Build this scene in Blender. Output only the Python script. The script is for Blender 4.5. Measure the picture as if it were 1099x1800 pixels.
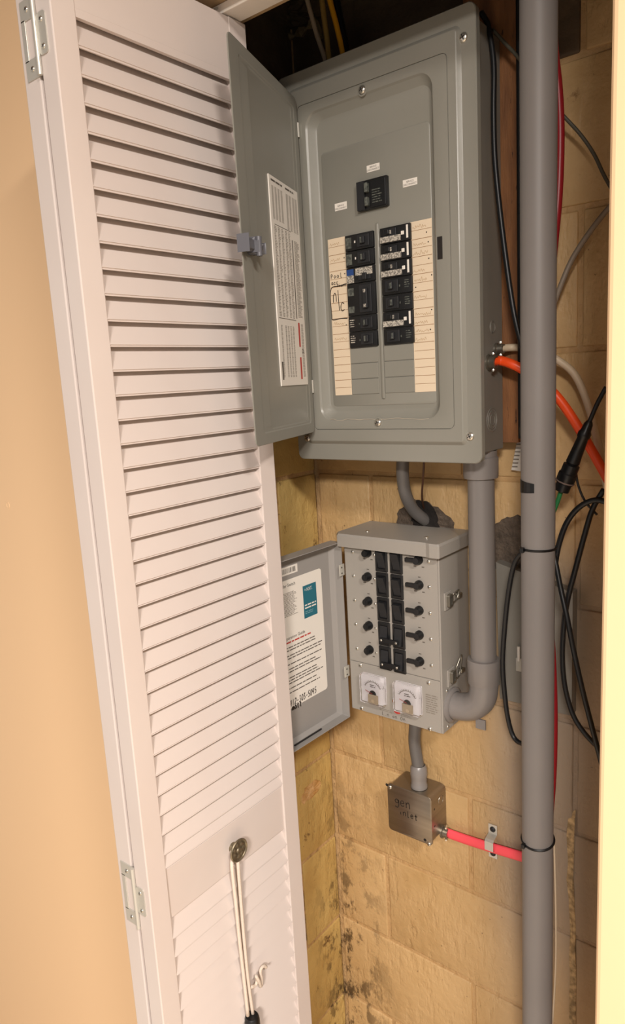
import bpy, bmesh, math, random
from mathutils import Vector, Matrix, Euler
random.seed(7)
for o in list(bpy.data.objects): bpy.data.objects.remove(o)
SC = bpy.context.scene
COL = SC.collection

# ------------------------------------------------------------------ camera
CAM_LOC = Vector((0.6343, -0.9942, 1.5)); CAM_ROT = Euler((1.389326, 0.056987, 0.670093), 'XYZ'); FPX = 1247.47
cd = bpy.data.cameras.new('camera'); cam = bpy.data.objects.new('camera', cd); COL.objects.link(cam)
cd.sensor_fit = 'VERTICAL'; cd.sensor_height = 36.0; cd.lens = FPX/1800*36.0; cd.clip_start = 0.02
cam.location = CAM_LOC; cam.rotation_euler = CAM_ROT; SC.camera = cam
# ------------------------------------------------------------------ world and lights
w = bpy.data.worlds.new('room_ambience'); SC.world = w; w.use_nodes = True
w.node_tree.nodes['Background'].inputs[0].default_value = (1.0, 0.92, 0.85, 1)
w.node_tree.nodes['Background'].inputs[1].default_value = 0.26
def area(name, loc, target, size, power, color):
    l = bpy.data.lights.new(name, 'AREA'); l.shape = 'DISK'; l.size = size; l.energy = power; l.color = color
    o = bpy.data.objects.new(name, l); COL.objects.link(o); o.location = loc
    o.rotation_euler = (Vector(target)-Vector(loc)).to_track_quat('-Z', 'Y').to_euler(); return o
area('ceiling_lamp', (1.60, -2.90, 2.60), (1.60, -2.90, 0), 0.60, 145, (1.0, 0.925, 0.855))
area('side_ceiling_lamp', (1.68, -1.42, 2.58), (1.68, -1.42, 0), 0.34, 48, (1.0, 0.92, 0.84))
SC.view_settings.view_transform = 'Standard'; SC.view_settings.look = 'None'
SC.view_settings.exposure = 0.58; SC.view_settings.gamma = 1.0; SC.view_settings.use_curve_mapping = False

# ------------------------------------------------------------------ helpers
_R = CAM_ROT.to_matrix()
def ray(u, v): return _R @ Vector(((u-549.5)/FPX, -(v-900)/FPX, -1.0))
def at(u, v, y):
    "the point of the plane Y=y that the photograph shows at (u, v)"
    d = ray(u, v); return CAM_LOC + d*((y-CAM_LOC.y)/d.y)
def atx(u, v, x):
    d = ray(u, v); return CAM_LOC + d*((x-CAM_LOC.x)/d.x)
def lin(h):
    r = []
    for i in (0, 2, 4):
        c = int(h[i:i+2], 16)/255; r.append(c/12.92 if c <= 0.04045 else ((c+0.055)/1.055)**2.4)
    return (*r, 1.0)
def mat(name, col, rough=0.5, metal=0.0, col2=None, nscale=8.0, mix=0.5, bump=0.0, bscale=60.0, specks=None, sscale=30.0, sth=0.62, spec=0.5, trans=0.0, stretch=None, coat=0.0, detail=4.0):
    m = bpy.data.materials.new(name); m.use_nodes = True; nt = m.node_tree; N = nt.nodes; L = nt.links
    b = N['Principled BSDF']; b.inputs['Base Color'].default_value = lin(col); b.inputs['Roughness'].default_value = rough
    b.inputs['Metallic'].default_value = metal; b.inputs['Specular IOR Level'].default_value = spec
    b.inputs['Transmission Weight'].default_value = trans; b.inputs['Coat Weight'].default_value = coat
    tc = N.new('ShaderNodeTexCoord'); src = tc.outputs['Object']
    if stretch:
        mp = N.new('ShaderNodeMapping'); mp.inputs['Scale'].default_value = stretch; L.new(src, mp.inputs[0]); src = mp.outputs[0]
    last = None
    if col2:
        n = N.new('ShaderNodeTexNoise'); n.inputs['Scale'].default_value = nscale; n.inputs['Detail'].default_value = detail; L.new(src, n.inputs['Vector'])
        r = N.new('ShaderNodeValToRGB'); r.color_ramp.elements[0].position = 0.5-mix/2; r.color_ramp.elements[1].position = 0.5+mix/2
        r.color_ramp.elements[0].color = lin(col); r.color_ramp.elements[1].color = lin(col2); L.new(n.outputs['Fac'], r.inputs[0]); last = r.outputs[0]
    if specks:
        n = N.new('ShaderNodeTexNoise'); n.inputs['Scale'].default_value = sscale; n.inputs['Detail'].default_value = 6; n.inputs['Roughness'].default_value = 0.65; L.new(src, n.inputs['Vector'])
        r = N.new('ShaderNodeValToRGB'); r.color_ramp.elements[0].position = sth; r.color_ramp.elements[1].position = sth+0.06
        r.color_ramp.elements[0].color = (0, 0, 0, 1); r.color_ramp.elements[1].color = (1, 1, 1, 1); L.new(n.outputs['Fac'], r.inputs[0])
        mx = N.new('ShaderNodeMixRGB'); mx.inputs[2].default_value = lin(specks); L.new(r.outputs[0], mx.inputs[0])
        if last: L.new(last, mx.inputs[1])
        else: mx.inputs[1].default_value = lin(col)
        last = mx.outputs[0]
    if last: L.new(last, b.inputs['Base Color'])
    if bump:
        n = N.new('ShaderNodeTexNoise'); n.inputs['Scale'].default_value = bscale; n.inputs['Detail'].default_value = 5; L.new(src, n.inputs['Vector'])
        bp = N.new('ShaderNodeBump'); bp.inputs['Strength'].default_value = bump; bp.inputs['Distance'].default_value = 0.004; L.new(n.outputs['Fac'], bp.inputs['Height']); L.new(bp.outputs[0], b.inputs['Normal'])
    return m
WM = {}
def link(o, parent=None, M=None):
    COL.objects.link(o); W = M if M is not None else Matrix.Identity(4); WM[o.name] = W
    if parent is not None:
        o.parent = parent; o.matrix_parent_inverse = WM[parent.name].inverted()
    o.matrix_basis = W; return o
def obj(name, bm, m, parent=None, smooth=False, M=None):
    me = bpy.data.meshes.new(name); bmesh.ops.recalc_face_normals(bm, faces=bm.faces[:]) if bm.faces else None
    bm.to_mesh(me); bm.free()
    for mm in (m if isinstance(m, (list, tuple)) else [m]): me.materials.append(mm)
    if smooth:
        for p in me.polygons: p.use_smooth = True
        if smooth != 'all':
            try: me.set_sharp_from_angle(angle=math.radians(40 if smooth is True else smooth))
            except Exception: pass
    return link(bpy.data.objects.new(name, me), parent, M)
def inst(name, o, parent, M): return link(bpy.data.objects.new(name, o.data), parent, M)
def tag(o, label, cat=None, group=None, kind=None):
    if label: o['label'] = label
    if cat: o['category'] = cat
    if group: o['group'] = group
    if kind: o['kind'] = kind
    return o
def thing(name, label, cat, loc, group=None):
    o = bpy.data.objects.new(name, None); o.empty_display_size = 0.02; link(o, None, Matrix.Translation(Vector(loc))); return tag(o, label, cat, group)
class Fr:
    "a flat frame: a runs right, b runs up (Z), c points out of the face"
    def __init__(s, O, a):
        s.O = Vector(O); s.a = Vector(a).normalized(); s.b = Vector((0, 0, 1)); s.c = s.a.cross(s.b)
        s.M = Matrix((( s.a.x, s.b.x, s.c.x, s.O.x), (s.a.y, s.b.y, s.c.y, s.O.y), (s.a.z, s.b.z, s.c.z, s.O.z), (0, 0, 0, 1)))
    def p(s, a, b, c=0.0): return s.O + s.a*a + s.b*b + s.c*c
    def px(s, u, v, c=0.0):
        d = ray(u, v); P0 = s.O + s.c*c; P = CAM_LOC + d*((P0-CAM_LOC).dot(s.c)/d.dot(s.c)) - s.O
        return P.dot(s.a), P.dot(s.b)
WALL = Fr((0, 0, 0), (1, 0, 0))
def box(bm, fr, a0, a1, b0, b1, c0, c1, bev=0.0, seg=2, mi=0):
    r = bmesh.ops.create_cube(bm, size=1.0)
    for v in r['verts']:
        v.co = fr.p(a0+(v.co.x+.5)*(a1-a0), b0+(v.co.y+.5)*(b1-b0), c0+(v.co.z+.5)*(c1-c0))
    fs = list({f for v in r['verts'] for f in v.link_faces})
    for f in fs: f.material_index = mi
    if bev: 
        es = list({e for v in r['verts'] for e in v.link_edges})
        bmesh.ops.bevel(bm, geom=es, offset=bev, segments=seg, profile=.5, affect='EDGES')
    return bm
def B(fr, *a, **k): return box(bmesh.new(), fr, *a, **k)
def smoothpath(P, n=6):
    P = [Vector(p) for p in P]
    if len(P) < 3: return P
    Q = [P[0]*2-P[1]] + P + [P[-1]*2-P[-2]]; out = []
    for i in range(1, len(Q)-2):
        p0, p1, p2, p3 = Q[i-1:i+3]
        for k in range(n):
            t = k/n; out.append(.5*((2*p1)+(p2-p0)*t+(2*p0-5*p1+4*p2-p3)*t*t+(3*p1-p0-3*p2+p3)*t**3))
    out.append(P[-1]); return out
def tube(bm, P, r, seg=10, sm=6, caps=True, flat=1.0, up=None):
    P = smoothpath(P, sm) if sm else [Vector(p) for p in P]
    rr = r if callable(r) else (lambda t: r)
    T = [(P[min(i+1, len(P)-1)]-P[max(i-1, 0)]).normalized() for i in range(len(P))]
    n = T[0].cross(Vector(up) if up else Vector((.31, .52, .79))); n.normalize(); rings = []
    for i, p in enumerate(P):
        if up: n = T[i].cross(Vector(up))
        n = (n-T[i]*n.dot(T[i])).normalized(); b = T[i].cross(n); R = rr(i/max(1, len(P)-1))
        rings.append([bm.verts.new(p+n*(math.cos(6.28318*k/seg)*R*flat)+b*(math.sin(6.28318*k/seg)*R)) for k in range(seg)])
    for A, Bq in zip(rings, rings[1:]):
        for k in range(seg): bm.faces.new((A[k], A[(k+1) % seg], Bq[(k+1) % seg], Bq[k]))
    if caps: bm.faces.new(rings[0][::-1]); bm.faces.new(rings[-1])
    return bm
def T(P, r, **k): return tube(bmesh.new(), P, r, **k)
def lathe(bm, M, prof, seg=24):
    "profile of (radius, height) turned about the local z axis of M"
    rings = []
    for r, h in prof:
        rings.append([bm.verts.new(M @ Vector((r*math.cos(6.28318*k/seg), r*math.sin(6.28318*k/seg), h))) for k in range(seg)] if r > 1e-6 else [bm.verts.new(M @ Vector((0, 0, h)))])
    for A, Bq in zip(rings, rings[1:]):
        for k in range(seg):
            k2 = (k+1) % seg
            if len(A) == 1 and len(Bq) == 1: continue
            if len(A) == 1: bm.faces.new((A[0], Bq[k], Bq[k2]))
            elif len(Bq) == 1: bm.faces.new((A[k], A[k2], Bq[0]))
            else: bm.faces.new((A[k], A[k2], Bq[k2], Bq[k]))
    return bm
def axis(loc, d): return Matrix.Translation(Vector(loc)) @ Vector(d).to_track_quat('Z', 'Y').to_matrix().to_4x4()
def rrect(a0, a1, b0, b1, r, n=8):
    out = []
    for cx, cy, s in ((a1-r, b0+r, -90), (a1-r, b1-r, 0), (a0+r, b1-r, 90), (a0+r, b0+r, 180)):
        for k in range(n+1):
            t = math.radians(s+90*k/n); out.append((cx+r*math.cos(t), cy+r*math.sin(t)))
    return out
def nested(fr, loops, fill=True, back=False):
    bm = bmesh.new(); rings = []
    for a0, a1, b0, b1, r, c in loops: rings.append([bm.verts.new(fr.p(a, b, c)) for a, b in rrect(a0, a1, b0, b1, r)])
    for A, Bq in zip(rings, rings[1:]):
        n = len(A)
        for k in range(n): bm.faces.new((A[k], A[(k+1) % n], Bq[(k+1) % n], Bq[k]))
    if fill: bm.faces.new(rings[-1])
    if back: bm.faces.new(rings[0][::-1])
    return bm
def prism(fr, pts, c0, c1):
    bm = bmesh.new(); A = [bm.verts.new(fr.p(a, b, c0)) for a, b in pts]; Bq = [bm.verts.new(fr.p(a, b, c1)) for a, b in pts]; n = len(pts)
    bm.faces.new(Bq); bm.faces.new(A[::-1])
    for k in range(n): bm.faces.new((A[k], A[(k+1) % n], Bq[(k+1) % n], Bq[k]))
    return bm
def plate(fr, a0, a1, b0, b1, r, c0, c1): return prism(fr, rrect(a0, a1, b0, b1, r, 4), c0, c1)
def quads(fr, rects, c):
    bm = bmesh.new()
    for a0, a1, b0, b1 in rects: bm.faces.new([bm.verts.new(fr.p(*q, c)) for q in ((a0, b0), (a1, b0), (a1, b1), (a0, b1))])
    return bm
def textlines(fr, a0, a1, b0, b1, n, c, fill=0.45, seed=1, ragged=0.25, gap=True):
    rnd = random.Random(seed); R = []; p = (b1-b0)/n
    for i in range(n):
        t = b1-i*p; end = a1-(a1-a0)*ragged*rnd.random(); a = a0
        while a < end:
            wl = p*rnd.uniform(.8, 3.2); e = min(a+wl, end); R.append((a, e, t-p*fill, t)); a = e+p*.35
    return quads(fr, R, c)
def text(name, fr, s, a, b, h, c, m, parent, width=None, center=False):
    cu = bpy.data.curves.new('t', 'FONT'); cu.body = s; cu.size = h*1.38; cu.resolution_u = 2
    if center: cu.align_x = 'CENTER'
    o = bpy.data.objects.new('t', cu); COL.objects.link(o); dg = bpy.context.evaluated_depsgraph_get(); dg.update()
    me = bpy.data.meshes.new_from_object(o.evaluated_get(dg)); bpy.data.objects.remove(o)
    xs = [v.co.x for v in me.vertices]; k = (width/(max(xs)-min(xs))) if width else 1.0
    for v in me.vertices: v.co = fr.p(a+v.co.x*k, b+v.co.y, c)
    me.materials.append(m); me.name = name
    return link(bpy.data.objects.new(name, me), parent)
GL = {'g': [[(.8,.75),(.4,.95),(.1,.6),(.35,.3),(.75,.45),(.82,.9),(.85,.0),(.55,-.45),(.1,-.35)]], 'e': [[(.1,.5),(.8,.6),(.65,.95),(.25,.9),(.08,.45),(.35,.05),(.85,.2)]],
 'n': [[(.1,.95),(.15,.0)],[(.13,.6),(.5,1),(.75,.8),(.85,.0)]], 'i': [[(.4,.7),(.45,0)]], 'l': [[(.35,1.5),(.35,.1),(.7,.0)]], 't': [[(.5,1.4),(.5,.1),(.75,0)],[(.1,.9),(.95,.95)]],
 'm': [[(.05,.9),(.1,0)],[(.1,.6),(.3,.95),(.45,.7),(.48,0)],[(.48,.6),(.7,.95),(.88,.7),(.9,0)]], 'a': [[(.8,.8),(.4,.95),(.1,.5),(.35,.05),(.75,.3),(.8,.85),(.9,0)]],
 '4': [[(.2,1.4),(.1,.6),(.8,.7)],[(.65,1.4),(.6,0)]], '1': [[(.5,1.4),(.45,0)]], '2': [[(.1,1.1),(.45,1.4),(.75,1.0),(.1,.05),(.9,.1)]], '3': [[(.1,1.3),(.6,1.4),(.4,.8),(.8,.4),(.4,0),(.05,.15)]],
 '0': [[(.5,1.4),(.15,.9),(.3,.05),(.75,.2),(.85,1.0),(.5,1.4)]], '5': [[(.85,1.4),(.3,1.35),(.2,.8),(.7,.75),(.75,.2),(.1,0)]], '-': [[(.1,.6),(.8,.65)]],
 'A': [[(.1,0),(.15,1.0),(.5,1.4),(.75,1.0),(.8,.1)]], '/': [[(.45,1.6),(.6,-.6)]], 'C': [[(.85,1.2),(.4,1.4),(.1,.7),(.3,.05),(.9,.2)]], 'P': [[(.2,0),(.25,1.3),(.75,1.1),(.6,.7),(.2,.6)]],
 'o': [[(.5,.9),(.15,.5),(.4,.05),(.8,.4),(.5,.9)]], 'c': [[(.8,.8),(.4,.9),(.15,.4),(.4,.05),(.85,.2)]], '.': [[(.4,.1),(.5,.0)]], 'f': [[(.8,1.2),(.5,1.3),(.4,.0)],[(.1,.7),(.8,.75)]], 'r': [[(.2,.9),(.25,0)],[(.22,.6),(.7,.9)]], ' ': []}
def ribbon(bm, fr, pts, wd, c):
    P = [Vector((p[0], p[1], 0)) for p in pts]; P = smoothpath(P, 5) if len(P) > 2 else P; vs = []
    for i, p in enumerate(P):
        t = (P[min(i+1, len(P)-1)]-P[max(i-1, 0)]); t.normalize(); n = Vector((-t.y, t.x, 0))*wd/2
        vs.append((bm.verts.new(fr.p(p.x+n.x, p.y+n.y, c)), bm.verts.new(fr.p(p.x-n.x, p.y-n.y, c))))
    for A, Bq in zip(vs, vs[1:]): bm.faces.new((A[0], A[1], Bq[1], Bq[0]))
def hand(name, fr, s, a, b, h, adv, wd, c, m, parent, slant=0.0, rise=0.0):
    bm = bmesh.new()
    for k, ch in enumerate(s):
        for st in GL.get(ch, []): ribbon(bm, fr, [(a+k*adv+x*adv*.85+y*h*slant, b+k*rise+y*h) for x, y in st], wd, c)
    return obj(name, bm, m, parent)
def scribble(fr, a0, a1, b, h, c, bm, seed, wd=0.0006):
    rnd = random.Random(seed); n = int((a1-a0)/(h*.26)); ribbon(bm, fr, [(a0+(a1-a0)*(i+rnd.uniform(-.35, .35))/n, b+h*(rnd.uniform(.3, .75)*(1.5 if rnd.random() < .15 else 1) if i % 2 else rnd.uniform(0, .3))) for i in range(n+1)], wd, c)

# ------------------------------------------------------------------ materials
M_room = mat('cream_wall_paint', 'F2CDA2', .6, bump=.05, bscale=40)
M_block = mat('painted_block', 'C8A778', .55, col2='BB9968', nscale=7, mix=.5, bump=.55, bscale=55, specks='7A5A33', sscale=22, sth=.70)
M_blockL = mat('painted_block_yellow', 'C9AC6C', .5, col2='B59455', nscale=9, mix=.5, bump=.7, bscale=45, specks='5E4223', sscale=16, sth=.64)
def wall_wear_tint(m, grey_band=True):
    "dirt that has gathered in the corner, a greyer band around the pipe, brushed paint relief"
    nt = m.node_tree; N = nt.nodes; L = nt.links; b = N['Principled BSDF']
    tc = N.new('ShaderNodeTexCoord'); sp = N.new('ShaderNodeSeparateXYZ'); L.new(tc.outputs['Object'], sp.inputs[0])
    def mr(src, a, c, lo=0.0, hi=1.0):
        n = N.new('ShaderNodeMapRange'); n.interpolation_type = 'SMOOTHSTEP'; L.new(src, n.inputs[0]); n.inputs[1].default_value = a; n.inputs[2].default_value = c; n.inputs[3].default_value = lo; n.inputs[4].default_value = hi; return n.outputs[0]
    def mul(p, q, op='MULTIPLY'):
        n = N.new('ShaderNodeMath'); n.operation = op; n.use_clamp = True
        for i, v in enumerate((p, q)):
            if isinstance(v, float): n.inputs[i].default_value = v
            else: L.new(v, n.inputs[i])
        return n.outputs[0]
    def noise(sc, det=5, stretch=None):
        n = N.new('ShaderNodeTexNoise'); n.inputs['Scale'].default_value = sc; n.inputs['Detail'].default_value = det; n.inputs['Roughness'].default_value = .68
        if stretch:
            mp = N.new('ShaderNodeMapping'); mp.inputs['Scale'].default_value = stretch; L.new(tc.outputs['Object'], mp.inputs[0]); L.new(mp.outputs[0], n.inputs['Vector'])
        else: L.new(tc.outputs['Object'], n.inputs['Vector'])
        return n.outputs['Fac']
    cur = b.inputs['Base Color'].links[0].from_socket
    def over(fac, col):
        nonlocal cur
        x = N.new('ShaderNodeMixRGB'); x.inputs[2].default_value = lin(col); L.new(fac, x.inputs[0]); L.new(cur, x.inputs[1]); cur = x.outputs[0]
    X, Z = sp.outputs[0], sp.outputs[2]
    over(mul(mr(noise(9, 6), .50, .75), .30), 'A57F4A')
    corner = mul(mr(X, -.10, -.262) if grey_band else mr(sp.outputs[1], .02, .14), mr(Z, .75, .15, .12, 1.0))
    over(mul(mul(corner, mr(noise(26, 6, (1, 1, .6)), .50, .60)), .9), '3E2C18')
    over(mul(mr(noise(75, 3), .69, .73), .75), '5A4026')
    if grey_band:
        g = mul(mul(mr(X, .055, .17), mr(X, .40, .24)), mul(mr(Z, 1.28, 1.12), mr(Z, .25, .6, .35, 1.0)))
        over(mul(g, .78), '7D746C')  # wall colour turns greyer in a band around the pipe
    L.new(cur, b.inputs['Base Color'])
    bp = b.inputs['Normal'].links[0].from_node; bp2 = N.new('ShaderNodeBump'); bp2.inputs['Strength'].default_value = .9; bp2.inputs['Distance'].default_value = .006
    L.new(mul(noise(14, 4), noise(40, 4, (1, 1, .25)), 'ADD'), bp2.inputs['Height']); L.new(bp.outputs[0], bp2.inputs['Normal']); L.new(bp2.outputs[0], b.inputs['Normal'])
wall_wear_tint(M_block); wall_wear_tint(M_blockL, False)
M_mortar = mat('painted_mortar', 'C5A273', .6, col2='AF8C5E', nscale=20, bump=.8, bscale=90)
wall_wear_tint(M_mortar)
M_rawblock = mat('raw_dirty_block', '6B5A45', .9, col2='3C3026', nscale=12, bump=1.0, bscale=40)
M_concrete = mat('rough_concrete', '6E6053', .95, col2='453B32', nscale=60, bump=1.0, bscale=220)
M_dark = mat('dark_cavity', '1B1613', .95)
M_white = mat('white_door_paint', 'D2C7C1', .42, col2='CCBFB8', nscale=5, bump=.05, bscale=30)
M_track = mat('white_track_metal', 'E6DDD2', .4)
M_header = mat('header_wood', 'B79B78', .7, col2='A08460', nscale=10, bump=.2)
M_zinc = mat('zinc_plate', 'C6C3BA', .38, .45)
M_galv = mat('galvanised_clamp', '9C978C', .35, .9)
M_chrome = mat('screw_steel', 'D8D4CA', .28, .9)
M_grey = mat('grey_panel_enamel', '84827A', .34, col2='7F7D74', nscale=6, bump=.03, bscale=120)
M_greybox = mat('grey_box_enamel', '7E7A72', .55, col2='747068', nscale=9)
M_trans = mat('grey_transfer_enamel', '948F88', .42, bump=.06, bscale=260)
M_black = mat('black_plastic', '101113', .38)
M_blackm = mat('black_matte_plastic', '1A1B1E', .55)
M_bgrey = mat('breaker_grey_print', '5C5F58', .6, col2='3A3D39', nscale=240, mix=.2)
M_blabel = mat('breaker_white_label', 'B9B2A6', .6, col2='6E6962', nscale=420, mix=.15)
M_wlabel = mat('white_label', 'DDD7CE', .55)
M_paper = mat('ivory_directory_paper', 'D3C1A8', .7)
M_pencil = mat('pencil', 'AE9270', .8)
M_line = mat('printed_rule', '8F6D4A', .8)
M_ink = mat('marker_ink', '2A2119', .6)
M_print = mat('print_grey', '7C746A', .7)
M_printd = mat('print_dark', '5A534C', .7)
M_red = mat('print_red', 'B23A33', .6)
M_teal = mat('teal_print', '1F6474', .5)
M_blue = mat('blue_sticker', '1E3F78', .5)
M_pipe = mat('grey_painted_pipe', '827D7A', .5, col2='777371', nscale=5, specks='C9C2B6', sscale=70, sth=.76)
M_pvc = mat('grey_pvc', '7B7673', .33, bump=.02, bscale=20)
M_flex = mat('grey_flex_conduit', '5F5C5A', .45)
M_orange = mat('orange_cable_jacket', 'F0501C', .38)
M_pink = mat('coral_red_cable_jacket', 'F2505C', .4)
M_redc = mat('dark_red_cable', '8C1520', .4)
M_whitec = mat('white_cable_jacket', 'CDBBA0', .45)
M_greyc = mat('grey_cable_jacket', '86796A', .45)
M_greenc = mat('green_wire', '1E6B3A', .45)
M_yellowc = mat('yellow_cable_jacket', 'D89A1C', .4)
M_cord = mat('black_cord', '141619', .42)
M_brownc = mat('brown_wire', '4A2E20', .5)
M_steel = mat('brushed_steel_box', '9C9182', .34, .85, col2='83786A', nscale=3, stretch=(1, 1, 30))
M_wood = mat('old_board', '94633A', .75, col2='5C3820', nscale=9, bump=.3, specks='2C180C', sscale=26, sth=.62, stretch=(6, 6, 1))
M_bronze = mat('aged_bronze', '9C9079', .38, .75, col2='5C5343', nscale=160)
M_string = mat('cotton_string', 'D9CABB', .8, bump=.4, bscale=600)
M_meter = mat('meter_face', 'E4E0E4', .5)
M_clear = mat('clear_plastic', 'FFFFFF', .05, trans=1.0)
M_floor = mat('pale_floor', 'C9BBA6', .6, col2='BFB09A', nscale=6)
M_joist = mat('joist_wood', '4A3522', .8, col2='2E2015', nscale=8, stretch=(1, 6, 6))
M_ceil = mat('bare_joist_ceiling', '6B5238', .8)

# ------------------------------------------------------------------ room shell
YW, XL, YF, YB = 0.145, -0.272, -0.235, -0.122      # back wall, left wall, front face and back face of the closet front wall
HZ = 2.03; CZ = 2.42; FZ = -.34; RC = 2.70
def struct(name, bm, m, label=None): return tag(obj(name, bm, m), label, None, None, 'structure')
struct('floor', B(WALL, -2.2, 2.4, FZ-.05, FZ, -.25, 3.4), M_floor, 'pale basement floor')
struct('ceiling', B(WALL, -2.2, 2.4, RC, RC+.05, .1225, 3.4), M_ceil, 'bare wooden room ceiling')
cl = struct('ceiling_closet', B(WALL, -.5, .6, CZ-.02, CZ+.03, -.25, .232), M_joist, 'dark underside of the floor above the closet')
wb = struct('wall_back', B(WALL, -.42, .52, FZ, CZ-.02, -YW-.06, -YW-.0030), M_mortar, 'cream painted concrete block wall behind the electrical panels')
wl = struct('wall_left', B(Fr((XL, 0, 0), (0, 1, 0)), -.118, .14, FZ, CZ-.02, -.06, -.0030), M_mortar, 'yellow painted block wall on the left of the closet')
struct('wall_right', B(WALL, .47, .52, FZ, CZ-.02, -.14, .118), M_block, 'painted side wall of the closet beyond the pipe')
XR = at(1062, 700, YF).x
struct('wall_front_left', B(WALL, -2.0, -.222, FZ, RC, .122, .235, bev=.006), M_room, 'cream painted wall to the left of the louvered door')
pm = at(14, 888, YF); obj('plug_mark', lathe(bmesh.new(), axis((pm.x, YF+.0005, pm.z), (0, -1, 0)), [(.0075, 0), (.0068, .0011), (.0052, .0012), (.0046, .0006), (0, .0007)], 18), M_room, bpy.data.objects['wall_front_left'], smooth=True)
struct('wall_front_right', B(WALL, XR, 1.9, FZ, RC, .122, .235, bev=.007, seg=3), M_room, 'cream painted wall at the right edge')
struct('wall_front_top', B(WALL, -.2215, XR-.0005, HZ, RC, .1225, .2345), M_header, 'header above the closet opening')

def block_mesh(name, la, lb, fr, a, b, m, parent, seed):
    rnd = random.Random(seed); bm = bmesh.new(); d = rnd.uniform(-.0003, .0003)
    box(bm, fr, a, a+la, b, b+lb, -.02, d, bev=.0030, seg=3)
    return obj('block', bm, m, parent, smooth=True)
CH = 0.2078; Z0 = 0.487-2*CH; J = 0.008
Fb = Fr((0, YW, 0), (1, 0, 0)); Fl = Fr((XL, 0, 0), (0, 1, 0))
for i in range(-3, 12):
    z0 = Z0+i*CH; z1 = min(z0+CH, CZ-.02)
    if z1 < FZ+.02: continue
    z0 = max(z0, FZ)
    s = -.139 if i % 2 == 1 else .061
    x = s-.8
    while x < .52:
        a0, a1 = max(x, -.271), min(x+.4, .468)
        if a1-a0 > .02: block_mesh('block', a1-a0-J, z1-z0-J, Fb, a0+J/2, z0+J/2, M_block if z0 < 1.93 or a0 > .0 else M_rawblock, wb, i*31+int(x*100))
        x += .4
    y = -.2 if i % 2 == 0 else 0.02
    for a0, a1 in ((-.118, y), (y, YW)) if -.118 < y < YW else ((-.118, YW),):
        if a1-a0 > .02: block_mesh('block', a1-a0-J, z1-z0-J, Fl, a0+J/2, z0+J/2, M_blockL if z0 < 1.7 else M_rawblock, wl, i*17+int(a0*90))
obj('unpainted_mortar', B(Fb, -.271, .055, 1.942, CZ-.021, -.003, -.0010), M_rawblock, wb); obj('unpainted_mortar', B(Fl, -.117, YW-.002, 1.736, CZ-.021, -.003, -.0010), M_rawblock, wl)
def rough_patch(name, fr, pts, m, parent, thick=.004, seed=3, inner=.6):
    rnd = random.Random(seed); bm = bmesh.new(); n = len(pts)*4
    P = []
    for k in range(len(pts)):
        p, q = pts[k], pts[(k+1) % len(pts)]
        for t in range(4): P.append((p[0]+(q[0]-p[0])*t/4+rnd.uniform(-.0025, .0025), p[1]+(q[1]-p[1])*t/4+rnd.uniform(-.0025, .0025)))
    ca = sum(p[0] for p in P)/n; cb = sum(p[1] for p in P)/n; rings = []
    for s, c in ((1, 0), (.93, thick*.8), (.7, thick), (.45, thick*.7), (.2, thick)):
        rings.append([bm.verts.new(fr.p(ca+(a-ca)*s, cb+(b-cb)*s, c+(rnd.uniform(-.4, .4)*thick if s < 1 else -.002))) for a, b in P])
    for A, Bq in zip(rings, rings[1:]):
        for k in range(n): bm.faces.new((A[k], A[(k+1) % n], Bq[(k+1) % n], Bq[k]))
    bm.faces.new(rings[-1]); return tag(obj(name, bm, m, parent), None)
def wpx(*q): return [Fb.px(u, v) for u, v in q]
rough_patch('concrete_patch', Fb, wpx((694, 925), (699, 895), (722, 878), (752, 880), (775, 896), (800, 918), (803, 945), (700, 950)), M_concrete, wb, .003, 5)
rough_patch('wall_hole', Fr((0, YW-.005, 0), (1, 0, 0)), [Fb.px(u, v, .005) for u, v in ((722, 905), (732, 880), (752, 882), (768, 905), (772, 930), (725, 925))], M_dark, wb, .002, 6)
rough_patch('concrete_patch', Fb, wpx((862, 925), (880, 912), (905, 905), (930, 903), (945, 960), (945, 1040), (868, 1000)), M_concrete, wb, .003, 8)
rough_patch('paint_chip', Fl, [Fl.px(u, v) for u, v in ((529, 1408), (535, 1386), (550, 1372), (562, 1370), (564, 1382), (552, 1398), (533, 1412))], mat('flaked_paint_rim', 'A5722C', .7, col2='D9B583', nscale=30), wl, .003, 9)
M_crumb = mat('pale_crumbled_mortar', '9A8A66', .9, col2='5E5038', nscale=30, bump=1)
rr_ = random.Random(4)
obj('broken_edge', T([at(u+rr_.uniform(-3, 3), v+rr_.uniform(-3, 3), YW-.004) for u, v in ((428, 52), (446, 40), (462, 32), (474, 45), (492, 62), (512, 66), (532, 58), (546, 44), (556, 36), (560, 70))], lambda t: .006+.004*math.sin(40*t), seg=7, sm=3), M_crumb, wb)
rough_patch('beam_pocket', Fb, wpx((470, 30), (490, 8), (540, -10), (550, 25), (530, 48), (500, 52)), mat('stained_stone', '5A4E3C', .9, col2='332A20', nscale=14, bump=1), wb, .010, 12)
rough_patch('flaked_seam', Fb, wpx((996, 1430), (1010, 1425), (1008, 1560), (1014, 1700), (1012, 1830), (1001, 1830), (1003, 1640), (997, 1540)), mat('flaking_paint', 'BFA276', .8, col2='85704F', nscale=90, mix=.25, bump=1), wb, .0016, 15)

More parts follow.
